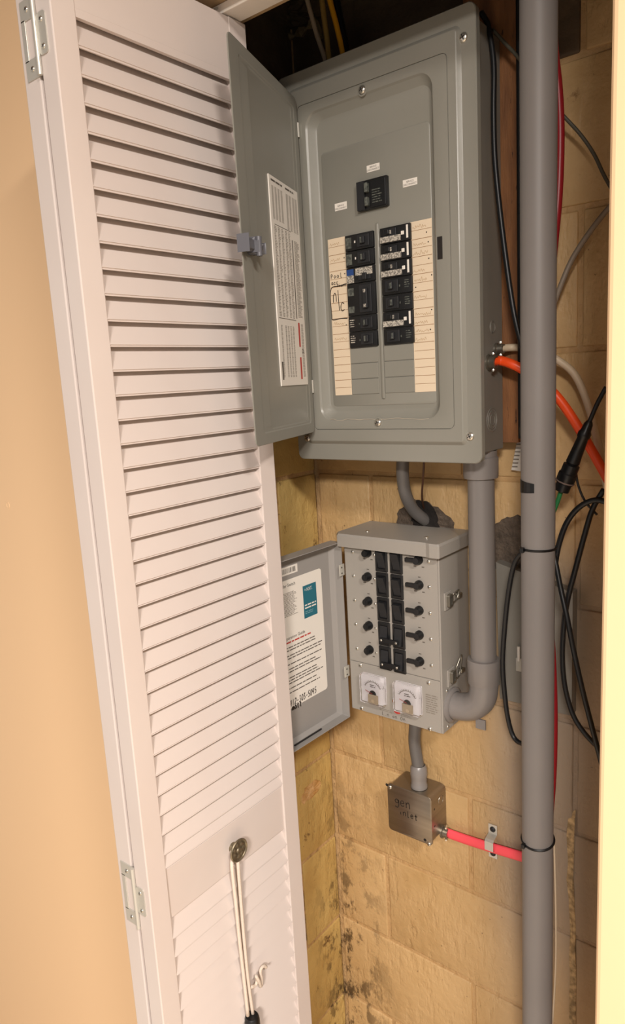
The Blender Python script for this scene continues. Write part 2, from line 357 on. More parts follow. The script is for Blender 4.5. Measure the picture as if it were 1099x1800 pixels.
# ------------------------------------------------------------------ louvered bifold door
LX, LY0, LY1, LZT = -.1275, -.468, -.1425, 2.015
door = thing('door_1', 'white louvered bifold closet door folded open against the left side', 'door', (LX-.03, -.3, FZ)); door['kind'] = 'structure'
def leaf(X0, th, dirn):
    "one leaf: outer face at X0, th thick, slats slope out towards dirn"
    fr = Fr((X0, 0, 0), (0, 1, 0)); c0, c1 = (-th, 0)
    sy0, sy1 = LY0+.0335, LY1-.0355
    obj('stile', B(fr, LY0, sy0, FZ+.012, LZT, c0, c1, bev=.0016), M_white, door)
    obj('stile', B(fr, sy1, LY1, FZ+.012, LZT, c0, c1, bev=.0016), M_white, door)
    obj('rail_lip', B(fr, sy0-.002, sy1+.002, 1.931, 1.9405, (c1-.0065) if dirn > 0 else c0+.0007, (c1-.0007) if dirn > 0 else c0+.0065), M_white, door)
    for b0, b1, dd in ((1.940, LZT-.0008, .0007), (.7395, .8205, .003), (FZ+.0125, FZ+.11, .001)):
        obj('rail', B(fr, sy0-.002, sy1+.002, b0, b1, c0+dd, c1-dd, bev=.0008), M_white, door)
    cm = (c1-.0092) if dirn > 0 else (c0+.0092); first = None; tilt = math.radians(23); hw = .0202; ht = .0024; L = sy1-sy0
    bm = bmesh.new(); pr = []
    for x, y in ((-hw, -ht), (hw, -ht), (hw, ht), (-hw, ht)):
        pr.append((y*math.cos(tilt)*dirn - x*math.sin(tilt)*dirn, x*math.cos(tilt)+y*math.sin(tilt)))
    A = [bm.verts.new(Vector((p, sy0-.002, q))) for p, q in pr]; Bq = [bm.verts.new(Vector((p, sy1+.002, q))) for p, q in pr]
    bm.faces.new(A[::-1]); bm.faces.new(Bq)
    for k in range(4): bm.faces.new((A[k], A[(k+1) % 4], Bq[(k+1) % 4], Bq[k]))
    bmesh.ops.bevel(bm, geom=[e for e in bm.edges if abs(e.verts[0].co.y-e.verts[1].co.y) > .1], offset=.0019, segments=3, affect='EDGES')
    low = -hw*math.cos(tilt)
    zs = []
    z = 1.931-.031
    while z > .8205+.006: zs.append(z); z -= .031
    zs.append(.8205+.004)
    z = .7395-.031
    while z > FZ+.11+.01: zs.append(z); z -= .031
    for z in zs:
        Mx = Matrix.Translation(Vector((X0+cm, 0, z-low-.0015)))
        if first is None: first = obj('slat', bm, M_white, door, M=Mx)
        else: inst('slat', first, door, Mx)
leaf(LX, .030, 1)
leaf(LX-.0358, .0325, -1)
Fe = Fr((0, LY0, 0), (1, 0, 0))     # the hinge edge of the two leaves, facing the room
def scr_mesh(r):
    bm = bmesh.new(); lathe(bm, Matrix.Identity(4), [(r, -.0004), (r, r*.12), (r*.85, r*.34), (r*.5, r*.5), (0, r*.55)], 14)
    for k in (0, 1):
        Mx = Matrix.Rotation(k*math.pi/2+.4, 4, 'Z')
        q = [Mx @ Vector(p) for p in ((-r*.6, -r*.09, r*.56), (r*.6, -r*.09, r*.56), (r*.6, r*.09, r*.56), (-r*.6, r*.09, r*.56))]
        f = bm.faces.new([bm.verts.new(p) for p in q]); f.material_index = 1
    return bm
_scr = {}
def screw(fr, a, b, c, r, parent, m=None, name='screw'):
    m = m or M_chrome; key = (round(r, 5), m.name); Mx = Matrix.Translation(fr.p(a, b, c)) @ fr.M.to_3x3().to_4x4()
    if key in _scr: return inst(name, _scr[key], parent, Mx)
    _scr[key] = obj(name, scr_mesh(r), [m, M_blackm], parent, smooth=True, M=Mx); return _scr[key]
for zt, zb in ((1.953, 1.868), (.834, .737)):
    zm = (zt+zb)/2; d = zt-zb; bm = bmesh.new()
    for a0, a1, b0, b1 in ((-.187, -.159, zt-.022, zt), (-.187, -.159, zb, zb+.022), (-.187, -.179, zb+.02, zt-.02)): box(bm, Fe, a0, a1, b0, b1, -.0005, .0016, bev=.0004, seg=1)
    h = obj('hinge', bm, M_zinc, door)
    obj('hinge_leaf', plate(Fe, -.155, -.1385, zm-.023, zm+.021, .004, -.0005, .0016), M_zinc, h)
    tube(bm2 := bmesh.new(), [Fe.p(-.1577, zb, .0026), Fe.p(-.1577, zt, .0026)], .0031, sm=0); obj('hinge_knuckle', bm2, M_zinc, h, smooth=True)
    for a, b in ((-.173, zt-.011), (-.173, zb+.011), (-.1465, zm+.013), (-.1465, zm-.015)): screw(Fe, a, b, .0014, .0033, h)
# pivot pin and bracket at the top of the far stile
Pp = atx(397, 30, LX-.012)
bm = lathe(bmesh.new(), Matrix.Translation((LX-.015, -.178, LZT-.004)), [(.005, 0), (.005, .012), (.0095, .013), (.0095, .016), (.004, .017), (.004, .03), (0, .03)], 14); obj('pivot_pin', bm, M_zinc, door, smooth=True)
# aged round pull on the middle rail
kc = atx(421, 1495, LX+.012)
bm = lathe(bmesh.new(), axis((LX-.004, kc.y, kc.z), (1, 0, 0)), [(.0085, 0), (.0075, .006), (.0085, .0095), (.0165, .0125), (.0185, .014), (.0188, .0155), (.0175, .0168), (.0158, .0160), (.0150, .0150), (.0055, .0152), (.0045, .0172), (0, .0180)], 32)
kn = obj('door_pull', bm, M_bronze, door, smooth=True); tag(kn, 'aged bronze round pull with raised rosette')
for k in range(7):
    t = 2*math.pi*k/7
    obj('rosette_bead', lathe(bmesh.new(), axis((LX+.0105, kc.y+.0102*math.cos(t), kc.z+.0102*math.sin(t)), (1, 0, 0)), [(.0034, 0), (.0028, .0019), (0, .0028)], 8), M_bronze, kn, smooth=True)
# track under the header
tag(obj('trim_1', nested_bm := B(WALL, -.2, XR-.01, HZ-.0135, HZ-.0005, .150, .186, bev=.001), M_track), 'white metal bifold track under the header', None, None, 'structure')

# cord loop hanging from the pull, with a black toggle
lc = thing('cord_loop', 'white string loop with black toggle hanging from the bronze door pull', 'cord', (LX+.006, kc.y, .47))
def lp(u, v, x=LX+.0065): return atx(u, v, x)
obj('string', T([Vector((LX+.002, kc.y-.007, kc.z)), Vector((LX+.0025, kc.y-.0075, kc.z-.012)), lp(408, 1525), lp(414, 1580), lp(421, 1650), lp(429, 1720), lp(436, 1785)], .0031, seg=8, sm=5), M_string, lc, smooth='all')
obj('string', T([Vector((LX+.002, kc.y+.007, kc.z)), Vector((LX+.0025, kc.y+.004, kc.z-.012)), lp(419, 1525), lp(424, 1590), lp(430, 1660), lp(436, 1720), lp(445, 1785)], .0029, seg=8, sm=5), M_string, lc, smooth='all')
obj('string', T([lp(441, 1735), lp(449, 1732), lp(452, 1722), lp(450, 1715, LX+.011), lp(455, 1724, LX+.012), lp(459, 1733), lp(460, 1722), lp(458, 1706), lp(463, 1698), lp(468, 1700)], .0028, seg=8, sm=6), M_string, lc, smooth='all')
tp = lp(443, 1797)
bm = bmesh.new(); tube(bm, [Vector((LX+.0075, tp.y, tp.z+.014)), Vector((LX+.0075, tp.y, tp.z+.008)), Vector((LX+.0075, tp.y, tp.z-.012)), Vector((LX+.0075, tp.y, tp.z-.022))], lambda t: .0105+.0025*math.sin(3.1*t), seg=14, sm=4); obj('toggle', bm, M_black, lc, smooth=True)

# ------------------------------------------------------------------ breaker panel
pan = thing('breaker_panel', 'open grey breaker panel with two columns of black breakers', 'breaker panel', (-.013, .05, 1.3635))
Fc = Fr((0, 0, 0), (1, 0, 0))
obj('enclosure', B(Fc, -.178, .155, 1.376, 1.985, -.101, -.004, bev=.0015), M_greybox, pan)
def ins(r, d, c): a0, a1, b0, b1, rr = r; return (a0+d, a1-d, b0+d, b1-d, max(rr-d, .001), c)
R0 = (-.192, .1665, 1.3635, 1.9957, .012); R1 = (-.165, .1435, 1.3925, 1.9705, .009); R2 = (-.1475, .1255, 1.4165, 1.9415, .009); R3 = (-.1325, .1015, 1.4325, 1.927, .024)
loops = [ins(R0, .001, -.009), ins(R0, 0, -.008), ins(R0, 0, .0025), ins(R0, .0012, .0038), ins(R1, -.001, .0042), ins(R1, 0, .005), ins(R1, .004, .0088), ins(R1, .0055, .0095),
         ins(R2, 0, .0095), ins(R2, .0002, .0080), ins(R2, .0012, .0080), ins(R2, .0014, .0095), ins(R3, -.0015, .0095), ins(R3, .0005, .009), ins(R3, .003, .0065), (-.1185, .0965, 1.4425, 1.916, .018, .0022), (-.1155, .0945, 1.4465, 1.913, .017, .0004), (-.113, .093, 1.449, 1.911, .016, 0)]
cov = obj('cover', nested(Fc, loops), M_grey, pan, smooth=16)
obj('deadfront_plate', nested(Fc, [(-.109, .0905, 1.456, 1.863, .006, -.001), (-.109, .0905, 1.456, 1.863, .006, .0004), (-.1085, .090, 1.4565, 1.8625, .006, .0008)]), M_grey, pan, smooth=True)
for u, v, c, r in ((637, 158, .0095, .0062), (665, 743, .0095, .0062), (815, 66, .004, .0068), (827, 767, .004, .0068), (541, 770, .004, .0066)):
    a, b = Fc.px(u, v, c); 
    bm = lathe(bmesh.new(), Matrix.Translation(Fc.p(a, b, c-.001)) @ Fc.M.to_3x3().to_4x4(), [(r*1.5, 0), (r*1.45, .0012), (r*1.1, .0014)], 20) if c > .005 else None
    if bm: obj('screw_dimple', bm, M_grey, pan, smooth=True)
    screw(Fc, a, b, c, r, pan)
bm = bmesh.new(); rq = random.Random(2); ribbon(bm, Fc, [(-.112+.0088*k, 1.4335+rq.uniform(-.0012, .0012)) for k in range(23)], .0009, .0098); obj('dust_line', bm, mat('pale_dust', 'A39A8B', .9), pan)
obj('latch_slot', B(Fc, .1032, .1115, 1.667, 1.699, .0088, .0098), M_dark, pan)
bm = bmesh.new(); box(bm, Fc, -.0088, -.0028, 1.466, 1.7385, 0, .0030, bev=.0018, seg=3); obj('center_rib', bm, M_grey, pan, smooth=True)
PT = 0.0254; ZT = 1.7286
LA0, LA1, RA0, RA1 = -.0685, -.0140, -.0015, .0532
# ivory directory strips with ruled rows and pencil notes
for nm, a0, a1, sd in (('l', -.1035, -.0686, 3), ('r', .0535, .0905, 40)):
    st = obj('directory_strip', B(Fc, a0, a1, ZT-10*PT, ZT+.0005, .0007, .0014), M_paper, pan)
    obj('ruled_lines', quads(Fc, [(a0+.001, a1-.0005, ZT-i*PT/2-.0003*(1 if i % 2 else 1.6), ZT-i*PT/2+.0003) for i in range(1, 20)], .00155), M_line, st)
    bm = bmesh.new()
    rows = (0, 1, 4, 6) if nm == 'l' else (0, 2, 3, 5, 6, 8, 10, 11, 12, 13)
    for k, rr in enumerate(rows):
        if nm == 'l': rr = {0: 0, 1: 2, 4: 10, 6: 12}[rr]
        bm = bmesh.new(); scribble(Fc, a0+.004, a0+(a1-a0)*random.Random(sd+k).uniform(.6, .9), ZT-(rr+1)*PT/2+.002, .007, .0016, bm, sd+k); obj('pencil_note', bm, M_pencil, st)
    for u, v in ((605, 453), (606, 481), (609, 571)) if nm == 'l' else ((750, 408), (753, 425), (754, 454), (759, 483), (731, 505), (759, 544), (757, 579)):
        a, b = Fc.px(u, v, .0016); obj('ink_dot', lathe(bmesh.new(), Matrix.Translation(Fc.p(a, b, .0016)) @ Fc.M.to_3x3().to_4x4(), [(.0011, 0), (0, .0002)], 8), M_ink, st)
    if nm == 'l':
        hand('handwriting', Fc, 'Pool', a0+.002, ZT-5*PT/2+.0015, .0050, .0064, .0010, .0017, M_ink, st)
        hand('handwriting', Fc, 'acc.', a0+.003, ZT-5*PT/2-.0085, .0042, .0050, .0010, .0017, M_ink, st)
        hand('handwriting', Fc, 'front', a0+.015, ZT-6*PT/2-.0005, .0032, .0036, .0010, .0017, M_ink, st)
        bm = bmesh.new(); zt, zb = ZT-3*PT+.0015, ZT-5*PT-.0015
        ribbon(bm, Fc, [(a1-.0005, zt+.001), (a0+.018, zt-.0005), (a0+.006, zt-.0005), (a0+.001, zt-.006), (a0-.0005, zt-.02), (a0+.0008, zb+.008), (a0+.001, zb+.0015), (a0+.006, zb), (a0+.02, zb+.001), (a1-.002, zb)], .0014, .0017); obj('marker_box', bm, M_ink, st)
        hand('handwriting', Fc, 'A', a0+.005, ZT-4*PT+.001, .0105, .010, .0014, .0017, M_ink, st)
        hand('handwriting', Fc, '/', a0+.012, ZT-4*PT-.004, .0150, .010, .0013, .0017, M_ink, st)
        hand('handwriting', Fc, 'C', a0+.0195, ZT-4.6*PT+.001, .0095, .011, .0014, .0017, M_ink, st)
# service labels beside the main breaker
for a0, a1, b0, b1 in ((-.0212, .0025, 1.8155, 1.8255), (.0430, .0677, 1.7808, 1.7910), (-.0860, -.0622, 1.7705, 1.7818)):
    l = obj('service_label', B(Fc, a0, a1, b0, b1, .0007, .0012), M_wlabel, pan)
    text('lettering', Fc, 'SERVICE', (a0+a1)/2, b0+.0056, .0026, .0014, M_printd, l, center=True)
    text('lettering', Fc, 'DISCONNECT', (a0+a1)/2, b0+.0016, .0026, .0014, M_printd, l, center=True)
# main breaker
mb = obj('main_breaker', B(Fc, -.0372, .0182, 1.7598, 1.8035, 0, .0075, bev=.001), M_black, pan, smooth=True)
obj('breaker_side', prism(Fr(Fc.p(0, 0, 0), (1, 0, 0)), [(-.0365, 1.7605), (-.022, 1.7605), (-.022, 1.8028), (-.0365, 1.8028)], .0074, .0095), M_blackm, mb)
obj('breaker_side', B(Fc, -.011, .0165, 1.7615, 1.8005, .0074, .0092, bev=.0006), M_black, mb)
for b0, b1 in ((1.7645, 1.7775), (1.7845, 1.7985)): obj('handle', B(Fc, -.0198, -.0142, b0, b1, .007, .0140, bev=.001), M_bgrey, mb)
obj('printed_label', textlines(Fc, -.008, .010, 1.7655, 1.787, 6, .0094, seed=5), M_bgrey, mb)
# branch breakers
def breaker(col, i, rows, kind):
    zt = ZT-i*PT-.0004; zb = ZT-(i+rows)*PT+.0006; S = 1 if col == 'l' else -1; a0, a1 = (LA0, LA1) if col == 'l' else (RA0, RA1)
    def A(x): return .0025+(a0+x if S > 0 else a1-x)            # x counted from the wire end towards the centre rib
    def bb(x0, x1, b0, b1, c0, c1, **k): p, q = sorted((A(x0), A(x1))); return B(Fc, p, q, b0, b1, c0*.6, c1*.6, **k)
    b = obj('circuit_breaker', bb(0, .0545, zb, zt, .0002, .0095, bev=.0009), M_black, pan, smooth=True)
    obj('breaker_shoulder', bb(.024, .0475, zb+.0035, zt-.0028, .0094, .0125, bev=.0008), M_blackm, b)
    if kind == 'double':
        obj('handle', bb(.034, .0425, zb+.0095, zt-.0095, .012, .0205, bev=.001), M_blackm, b)
        obj('handle_mark', bb(.0355, .040, zt-.016, zt-.011, .0205, .0210), M_blabel, b); obj('handle_mark', bb(.0355, .040, zb+.011, zb+.016, .0205, .0210), M_blabel, b)
        obj('printed_label', bb(.002, .013, zt-.018, zt-.006, .0094, .0098), M_bgrey, b); obj('printed_label', bb(.002, .013, zb+.005, zb+.015, .0094, .0098), M_bgrey, b)
    elif kind == 'afci':
        obj('handle', bb(.035, .044, zt-.0115, zt-.0045, .012, .0200, bev=.001), M_black, b); obj('handle_mark', bb(.0325, .0352, zt-.0110, zt-.0055, .0124, .0145), M_blabel, b)
        obj('printed_label', bb(.0165, .0535, zb+.002, zb+.0105, .0094, .0128), M_blabel, b)
        obj('test_button', bb(.0105, .0155, zb+.009, zb+.0145, .0094, .0122, bev=.0005), M_wlabel, b)
        s = obj('bar_label', bb(.0035, .0068, zb+.0035, zt-.002, .0094, .0100), M_wlabel, b)
    elif kind == 'gfci':
        obj('printed_label', bb(.019, .052, zt-.0135, zt-.002, .0124, .0129), M_blabel, b); obj('printed_label', bb(.001, .0145, zb+.001, zb+.013, .0094, .0098), M_blabel, b)
        obj('blue_sticker', bb(.001, .0145, zb+.013, zt-.002, .0094, .0097), M_blue, b); obj('handle', bb(.034, .042, zb+.003, zb+.0135, .0124, .0200, bev=.001), M_blackm, b)
    else:
        obj('handle', bb(.032, .0405, zb+.0075, zt-.0060, .012, .0195, bev=.001), M_blackm, b); obj('handle_mark', bb(.033, .0362, zb+.0085, zt-.0075, .0195, .0198), M_bgrey, b)
        if kind == 'green':
            obj('printed_label', bb(.0015, .0125, zb+.004, zt-.004, .0094, .0098), M_bgrey, b); obj('indicator', bb(.0185, .0205, zb+.011, zb+.0145, .0094, .0102), M_wlabel, b)
        else:
            obj('printed_label', textlines(Fc, min(A(.003), A(.013)), max(A(.003), A(.013)), zb+.006, zt-.005, 4, .0060, seed=i+9), M_blabel if kind == 'print' else M_bgrey, b); obj('indicator', bb(.0205, .0225, zb+.010, zb+.013, .0094, .0101), M_bgrey, b)
breaker('l', 0, 1, 'green'); breaker('l', 1, 1, 'green'); breaker('l', 2, 1, 'gfci'); breaker('l', 3, 2, 'double'); breaker('l', 5, 1, 'print'); breaker('l', 6, 1, 'print')
for i, k in enumerate(('afci', 'afci', 'afci', 'plain', 'plain', 'afci', 'plain')): breaker('r', i, 1, k)
for i in (7, 8, 9):
    for a0, a1 in ((LA0+.0005, LA1), (RA0, RA1)): obj('filler_plate', B(Fc, a0, a1, ZT-(i+1)*PT+.0006, ZT-i*PT-.0006, .0005, .0022, bev=.0005), M_grey, pan)
# knockouts on the side of the enclosure and two cable clamps
Fs = Fr((.155, 0, 0), (0, 1, 0))
for u, v, rs in ((865, 738, (.019, .0145, .009)), (866, 575, (.010, .0085)),):
    a, b = Fs.px(u, v)
    for k, r in enumerate(rs): obj('knockout', lathe(bmesh.new(), Matrix.Translation(Fs.p(a, b, 0)) @ Fs.M.to_3x3().to_4x4(), [(r, 0), (r-.0003, .0007+.0004*k), (r-.0012, .0008+.0004*k), (r-.0014, .0002+.0004*k), (0, .0002+.0004*k)], 24), M_greybox, pan, smooth=True)
def clamp(P, d, r, parent):
    c = obj('cable_clamp', lathe(bmesh.new(), axis(P, d), [(r*1.5, 0), (r*1.5, .003), (r*1.15, .004), (r*1.15, .013), (r*.9, .0135)], 14), M_galv, parent, smooth=True)
    for s in (-1, 1):
        q = Vector(P)+Vector((.008, 0, s*r*1.45)); obj('clamp_screw', lathe(bmesh.new(), axis(q, (.3, -.95, 0)), [(.0026, -.004), (.0026, .004), (.002, .006), (0, .0064)], 8), M_chrome, c, smooth=True)
    return c
Po = Vector((.155, *Fs.p(*Fs.px(859, 637))[1:])); Pw = Vector((.155, *Fs.p(*Fs.px(872, 614))[1:]))
clamp(Po, (1, 0, 0), .0085, pan); clamp(Pw, (1, 0, 0), .0065, pan)

# the panel's own door, swung open
HB, FE = Vector((-.1445, -.012, 0)), Vector((-.058, -.257, 0))
Fd = Fr((FE.x, FE.y, 0), (HB-FE)); DL = (HB-FE).length; DZ0, DZ1 = 1.4135, 1.951
pd = obj('panel_door', nested(Fd, [(0, DL-.003, DZ0, DZ1, .010, -.0012), (0, DL-.003, DZ0, DZ1, .010, .0002), (.0006, DL-.0036, DZ0+.0006, DZ1-.0006, .0095, .0006), (.030, DL-.018, DZ0+.016, DZ1-.016, .006, .0006), (.032, DL-.020, DZ0+.018, DZ1-.018, .006, -.0002), (.060, DL-.030, DZ0+.02, DZ1-.02, .006, -.0002), (.062, DL-.032, DZ0+.022, DZ1-.022, .006, -.0008)], back=True), M_grey, pan, smooth=14)
for z in (1.905, 1.492): obj('door_hinge', T([Vector((-.1455, -.0125, z-.011)), Vector((-.1455, -.0125, z+.011))], .0034, sm=0), M_zinc, pan, smooth=True)
la0, lb1 = Fd.px(418, 409); la1, lb0 = Fd.px(462, 459)
lt = obj('door_latch', B(Fd, la0+.002, la0+.030, lb0+.004, lb1-.004, 0, .012, bev=.003, seg=3), mat('latch_grey_plastic', '5C5C62', .4), pd, smooth=True)
obj('latch_tongue', B(Fd, la0+.026, la0+.050, lb0+.006, lb1-.010, .002, .016, bev=.003, seg=3), lt.data.materials[0], lt, smooth=True)
obj('latch_pin', T([Fd.p(la0+.030, lb0-.002, .017), Fd.p(la0+.030, lb1-.002, .017)], .0042, sm=0), lt.data.materials[0], lt, smooth=True)
A0, Z1 = Fd.px(470.6, 303); A1, Z1b = Fd.px(522, 340); A2, Zb = Fd.px(541, 677); A3, Zb2 = Fd.px(495, 677)
sa0, sa1, sz1, sz0 = (A0+A3)/2, (A1+A2)/2, (Z1+Z1b)/2, (Zb+Zb2)/2
sh = obj('wiring_label', B(Fd, sa0, sa1, sz0, sz1, -.0009, .0008), M_wlabel, pd)
W_ = sa1-sa0; H_ = sz1-sz0; cc = .00095
def S(x, y): return (sa0+W_*x, sz0+H_*y)
def tl(x0, x1, y0, y1, n, seed, m, **k): obj('fine_print', textlines(Fd, *(S(x0, 0)[0], S(x1, 0)[0], S(0, y0)[1], S(0, y1)[1]), n, cc, seed=seed, **k), m, sh)
tl(.06, .46, .965, .985, 1, 1, M_printd); tl(.54, .95, .965, .985, 1, 2, M_printd)
for j, x in enumerate((.07, .17, .27, .37)): tl(x, x+.07, .80, .955, 26, 11+j, M_print, ragged=.3)
for j, x in enumerate((.55, .66, .78, .88)): tl(x, x+.08, .78, .955, 26, 31+j, M_print, ragged=.3)
obj('fine_print', quads(Fd, [(S(.1, 0)[0], S(.66, 0)[0], S(0, .777)[1], S(0, .780)[1]), (S(.68, 0)[0], S(.71, 0)[0], S(0, .345)[1], S(0, .74)[1]), (S(.05, 0)[0], S(.66, 0)[0], S(0, .333)[1], S(0, .336)[1])], cc), M_printd, sh)
for j, (x, m) in enumerate(((.08, M_print), (.20, M_print), (.32, M_print), (.45, M_print), (.56, M_print))):
    tl(x, x+.085, .34, .77, 60, 50+j, m, ragged=.5)
tl(.76, .95, .35, .74, 60, 70, M_print, ragged=.5)
for j, x in enumerate((.10, .25, .34, .43, .52)): tl(x, x+.055, .04, .30, 40, 80+j, M_print, ragged=.2)
tl(.84, .93, .04, .32, 44, 99, M_print, ragged=.2)
obj('fine_print', quads(Fd, [(S(.73, 0)[0], S(.79, 0)[0], S(0, .20)[1], S(0, .325)[1]), (S(.73, 0)[0], S(.79, 0)[0], S(0, .03)[1], S(0, .145)[1])], cc), M_red, sh)
obj('fine_print', lathe(bmesh.new(), Matrix.Translation(Fd.p(*S(.86, .178), cc)) @ Fd.M.to_3x3().to_4x4(), [(.0038, 0), (.0022, .0001)], 16), M_printd, sh)
obj('fine_print', quads(Fd, [(S(.05, 0)[0], S(.10, 0)[0], S(0, .03)[1], S(0, .12)[1])], cc), M_printd, sh)

# ------------------------------------------------------------------ transfer switch
YT = .035
ts = thing('transfer_switch', 'grey generator transfer switch with open door, black knobs and two meters', 'transfer switch', (-.032, .09, .877))
Ft = Fr((0, YT, 0), (1, 0, 0)); XA, XB, ZB_, ZU = -.1300, .0672, .8765, 1.2235
obj('enclosure', B(Ft, XA, XB, ZB_, 1.212, -.1095, -.0016, bev=.001), M_trans, ts)
obj('faceplate', B(Ft, XA+.003, XB-.0028, .9765, 1.2105, -.0018, .0006, bev=.0004), M_trans, ts)
obj('meter_plate', B(Ft, XA+.003, XB-.0028, ZB_+.0012, .9752, -.0018, .0006, bev=.0004), M_trans, ts)
# rain lid with clipped front corners
pts = [(XA-.013, .1095), (XA-.013, -.002), (XA-.003, -.0145), (.052, -.0145), (.060, -.018), (.075, -.018), (.0775, -.015), (.0775, .1095)]
bm = bmesh.new(); lo = [bm.verts.new((x, YT+y, 1.2005)) for x, y in pts]; mi_ = [bm.verts.new((x, YT+y, 1.2205)) for x, y in pts]; cx, cy = -.03, .05
hi = [bm.verts.new((x+(cx-x)*.02, YT+y+(cy-y)*.03, 1.2245)) for x, y in pts]; n = len(pts)
for A, Bq in ((lo, mi_), (mi_, hi)):
    for k in range(n): bm.faces.new((A[k], A[(k+1) % n], Bq[(k+1) % n], Bq[k]))
bm.faces.new(hi); bm.faces.new(lo[::-1]); lid = obj('lid', bm, M_trans, ts)
for u, v in ((646, 934), (750, 945)):
    P = CAM_LOC+ray(u, v)*((1.2245-1.5)/ray(u, v).z); obj('screw', lathe(bmesh.new(), Matrix.Translation(P), [(.0042, 0), (.004, .0012), (.002, .0022), (0, .0024)], 12), M_chrome, lid, smooth=True)
rowz = (1.1890, 1.1440, 1.0970, 1.0502, 1.0020)
KL = ((642.8, 972.8), (643.5, 1015), (644.6, 1058), (645.7, 1101), (647, 1143.7)); KR = ((732.9, 985.5), (733.8, 1029.6), (734, 1074.7), (734.4, 1118), (735.4, 1164.4))
for i, z in enumerate(rowz):
    for side, xk in (('l', -.0834), ('r', .0234)):
        xk, z = Ft.px(*(KL if side == 'l' else KR)[i], .008)
        k = obj('selector_knob', lathe(bmesh.new(), Matrix.Translation(Ft.p(xk, z, .0005)) @ Ft.M.to_3x3().to_4x4(), [(.0082, 0), (.0082, .004), (.0070, .0055), (.0066, .0115), (.0058, .0130), (0, .0133)], 22), M_black, ts, smooth=True)
        if side == 'r': obj('knob_pointer', B(Ft, xk-.0225, xk-.002, z-.0038, z+.0038, .006, .0122, bev=.0012), M_black, k)
        else: obj('knob_pointer', B(Fr(Ft.p(xk, z, 0), (1, 0, 0)), -.0016, .0016, -.0055, .0055, .0128, .0142, bev=.0008), M_black, k)
        obj('dial_print', quads(Ft, [(xk-.0025, xk+.0025, z+.0125, z+.0143), (xk-.011, xk-.006, z-.0135, z-.0115), (xk+.005, xk+.010, z-.0135, z-.0115)], .0009), M_printd, ts)
        z = rowz[i]
        if side == 'l': screw(Ft, xk+.0135, z-.0005, .0006, .0026, ts)
    screw(Ft, -.1098, z, .0006, .0034, ts); screw(Ft, .0485, z, .0006, .0034, ts)
for col, a0, a1 in (('l', -.0588, -.0338), ('r', -.0280, -.0030)):
    for i in range(5):
        z1 = 1.2045-.0464*i+(.0 if i else 0); z0 = z1-.0448
        r = obj('rocker_breaker', nested(Ft, [(a0, a1, z0, z1, .0015, 0), (a0, a1, z0, z1, .0015, .0028), (a0+.0008, a1-.0008, z0+.0008, z1-.0008, .0012, .0034), (a0+.004, a1-.004, z0+.0055, z1-.0055, .001, .0034), (a0+.0042, a1-.0042, z0+.006, z1-.006, .001, .0012)]), M_black, ts, smooth=True)
        bm = bmesh.new(); zm = (z0+z1)/2; hh = .0150; up = .0115 if i < 3 else .0035; dn = .0015 if i < 3 else .0095
        q = [Ft.p(a, zm+b, c) for a in (a0+.0048, a1-.0048) for b, c in ((hh, up), (0, .0052), (-hh, dn), (-hh, 0), (hh, 0))]
        V = [bm.verts.new(p) for p in q]; A, Bq = V[:5], V[5:]; bm.faces.new(A); bm.faces.new(Bq[::-1])
        for k in range(5): bm.faces.new((A[k], A[(k+1) % 5], Bq[(k+1) % 5], Bq[k]))
        obj('rocker', bm, M_blackm, r)
for i in (3, 4):
    z1 = 1.2045-.0464*i; zc = z1-.031
    tb = obj('tie_bar', B(Ft, -.050, -.0118, zc-.0045, zc+.0045, .0095, .0130, bev=.0008), M_black, ts)
    for a in (-.0465, -.0155): screw(Ft, a, zc, .0130, .0022, tb)
for u, v in ((634, 1169), (754, 1200), (636.4, 1244.5), (756.3, 1281.3)):
    a, b = Ft.px(u, v); screw(Ft, a, b, .0006, .0042, ts)
for a0, a1, nm in ((-.0985, -.0470, 1), (-.0255, .0285, 2)):
    z0, z1 = .9035, .9585; mtr = obj('power_meter', B(Ft, a0, a1, z0, z1, .0004, .0045, bev=.0012), M_meter, ts)
    obj('meter_cover', nested(Ft, [(a0-.0008, a1+.0008, z0-.0008, z1+.0008, .003, .0044), (a0-.0008, a1+.0008, z0-.0008, z1+.0008, .003, .0125), (a0+.0006, a1-.0006, z0+.0006, z1-.0006, .002, .0140)], back=True), M_clear, mtr)
    cm = (a0+a1)/2; bm = bmesh.new(); 
    ribbon(bm, Ft, [(cm+.019*math.cos(t), z0+.022+.021*math.sin(t)) for t in [math.radians(30+12*k) for k in range(11)]], .0012, .0049)
    for k in range(13):
        t = math.radians(30+10*k); ribbon(bm, Ft, [(cm+.0195*math.cos(t), z0+.022+.0215*math.sin(t)), (cm+.022*math.cos(t), z0+.022+.0245*math.sin(t))], .0009, .0049)
    obj('meter_scale', bm, M_print, mtr)
    obj('meter_print', textlines(Ft, cm-.006, cm+.007, z0+.030, z0+.037, 2, .0049, seed=nm), M_printd, mtr)
    obj('meter_pivot', prism(Ft, [(cm+.0075*math.cos(math.radians(180*k/12)), z0+.0185+.0075*math.sin(math.radians(180*k/12))) for k in range(13)], .0045, .0068), M_black, mtr)
    bm = bmesh.new(); ribbon(bm, Ft, [(cm, z0+.0195), (cm-.016, z0+.0245)], .0011, .0072); obj('needle', bm, M_red, mtr)
    obj('meter_foot', B(Ft, cm-.010, cm+.012, z0+.0005, z0+.018, .0045, .0090, bev=.001), mat('beige_plastic', 'B5A48C', .4), mtr)
    obj('zero_screw', lathe(bmesh.new(), Matrix.Translation(Ft.p(cm+.001, z0+.006, .009)) @ Ft.M.to_3x3().to_4x4(), [(.0036, 0), (.0032, .001), (0, .0012)], 14), M_whitec, mtr, smooth=True)
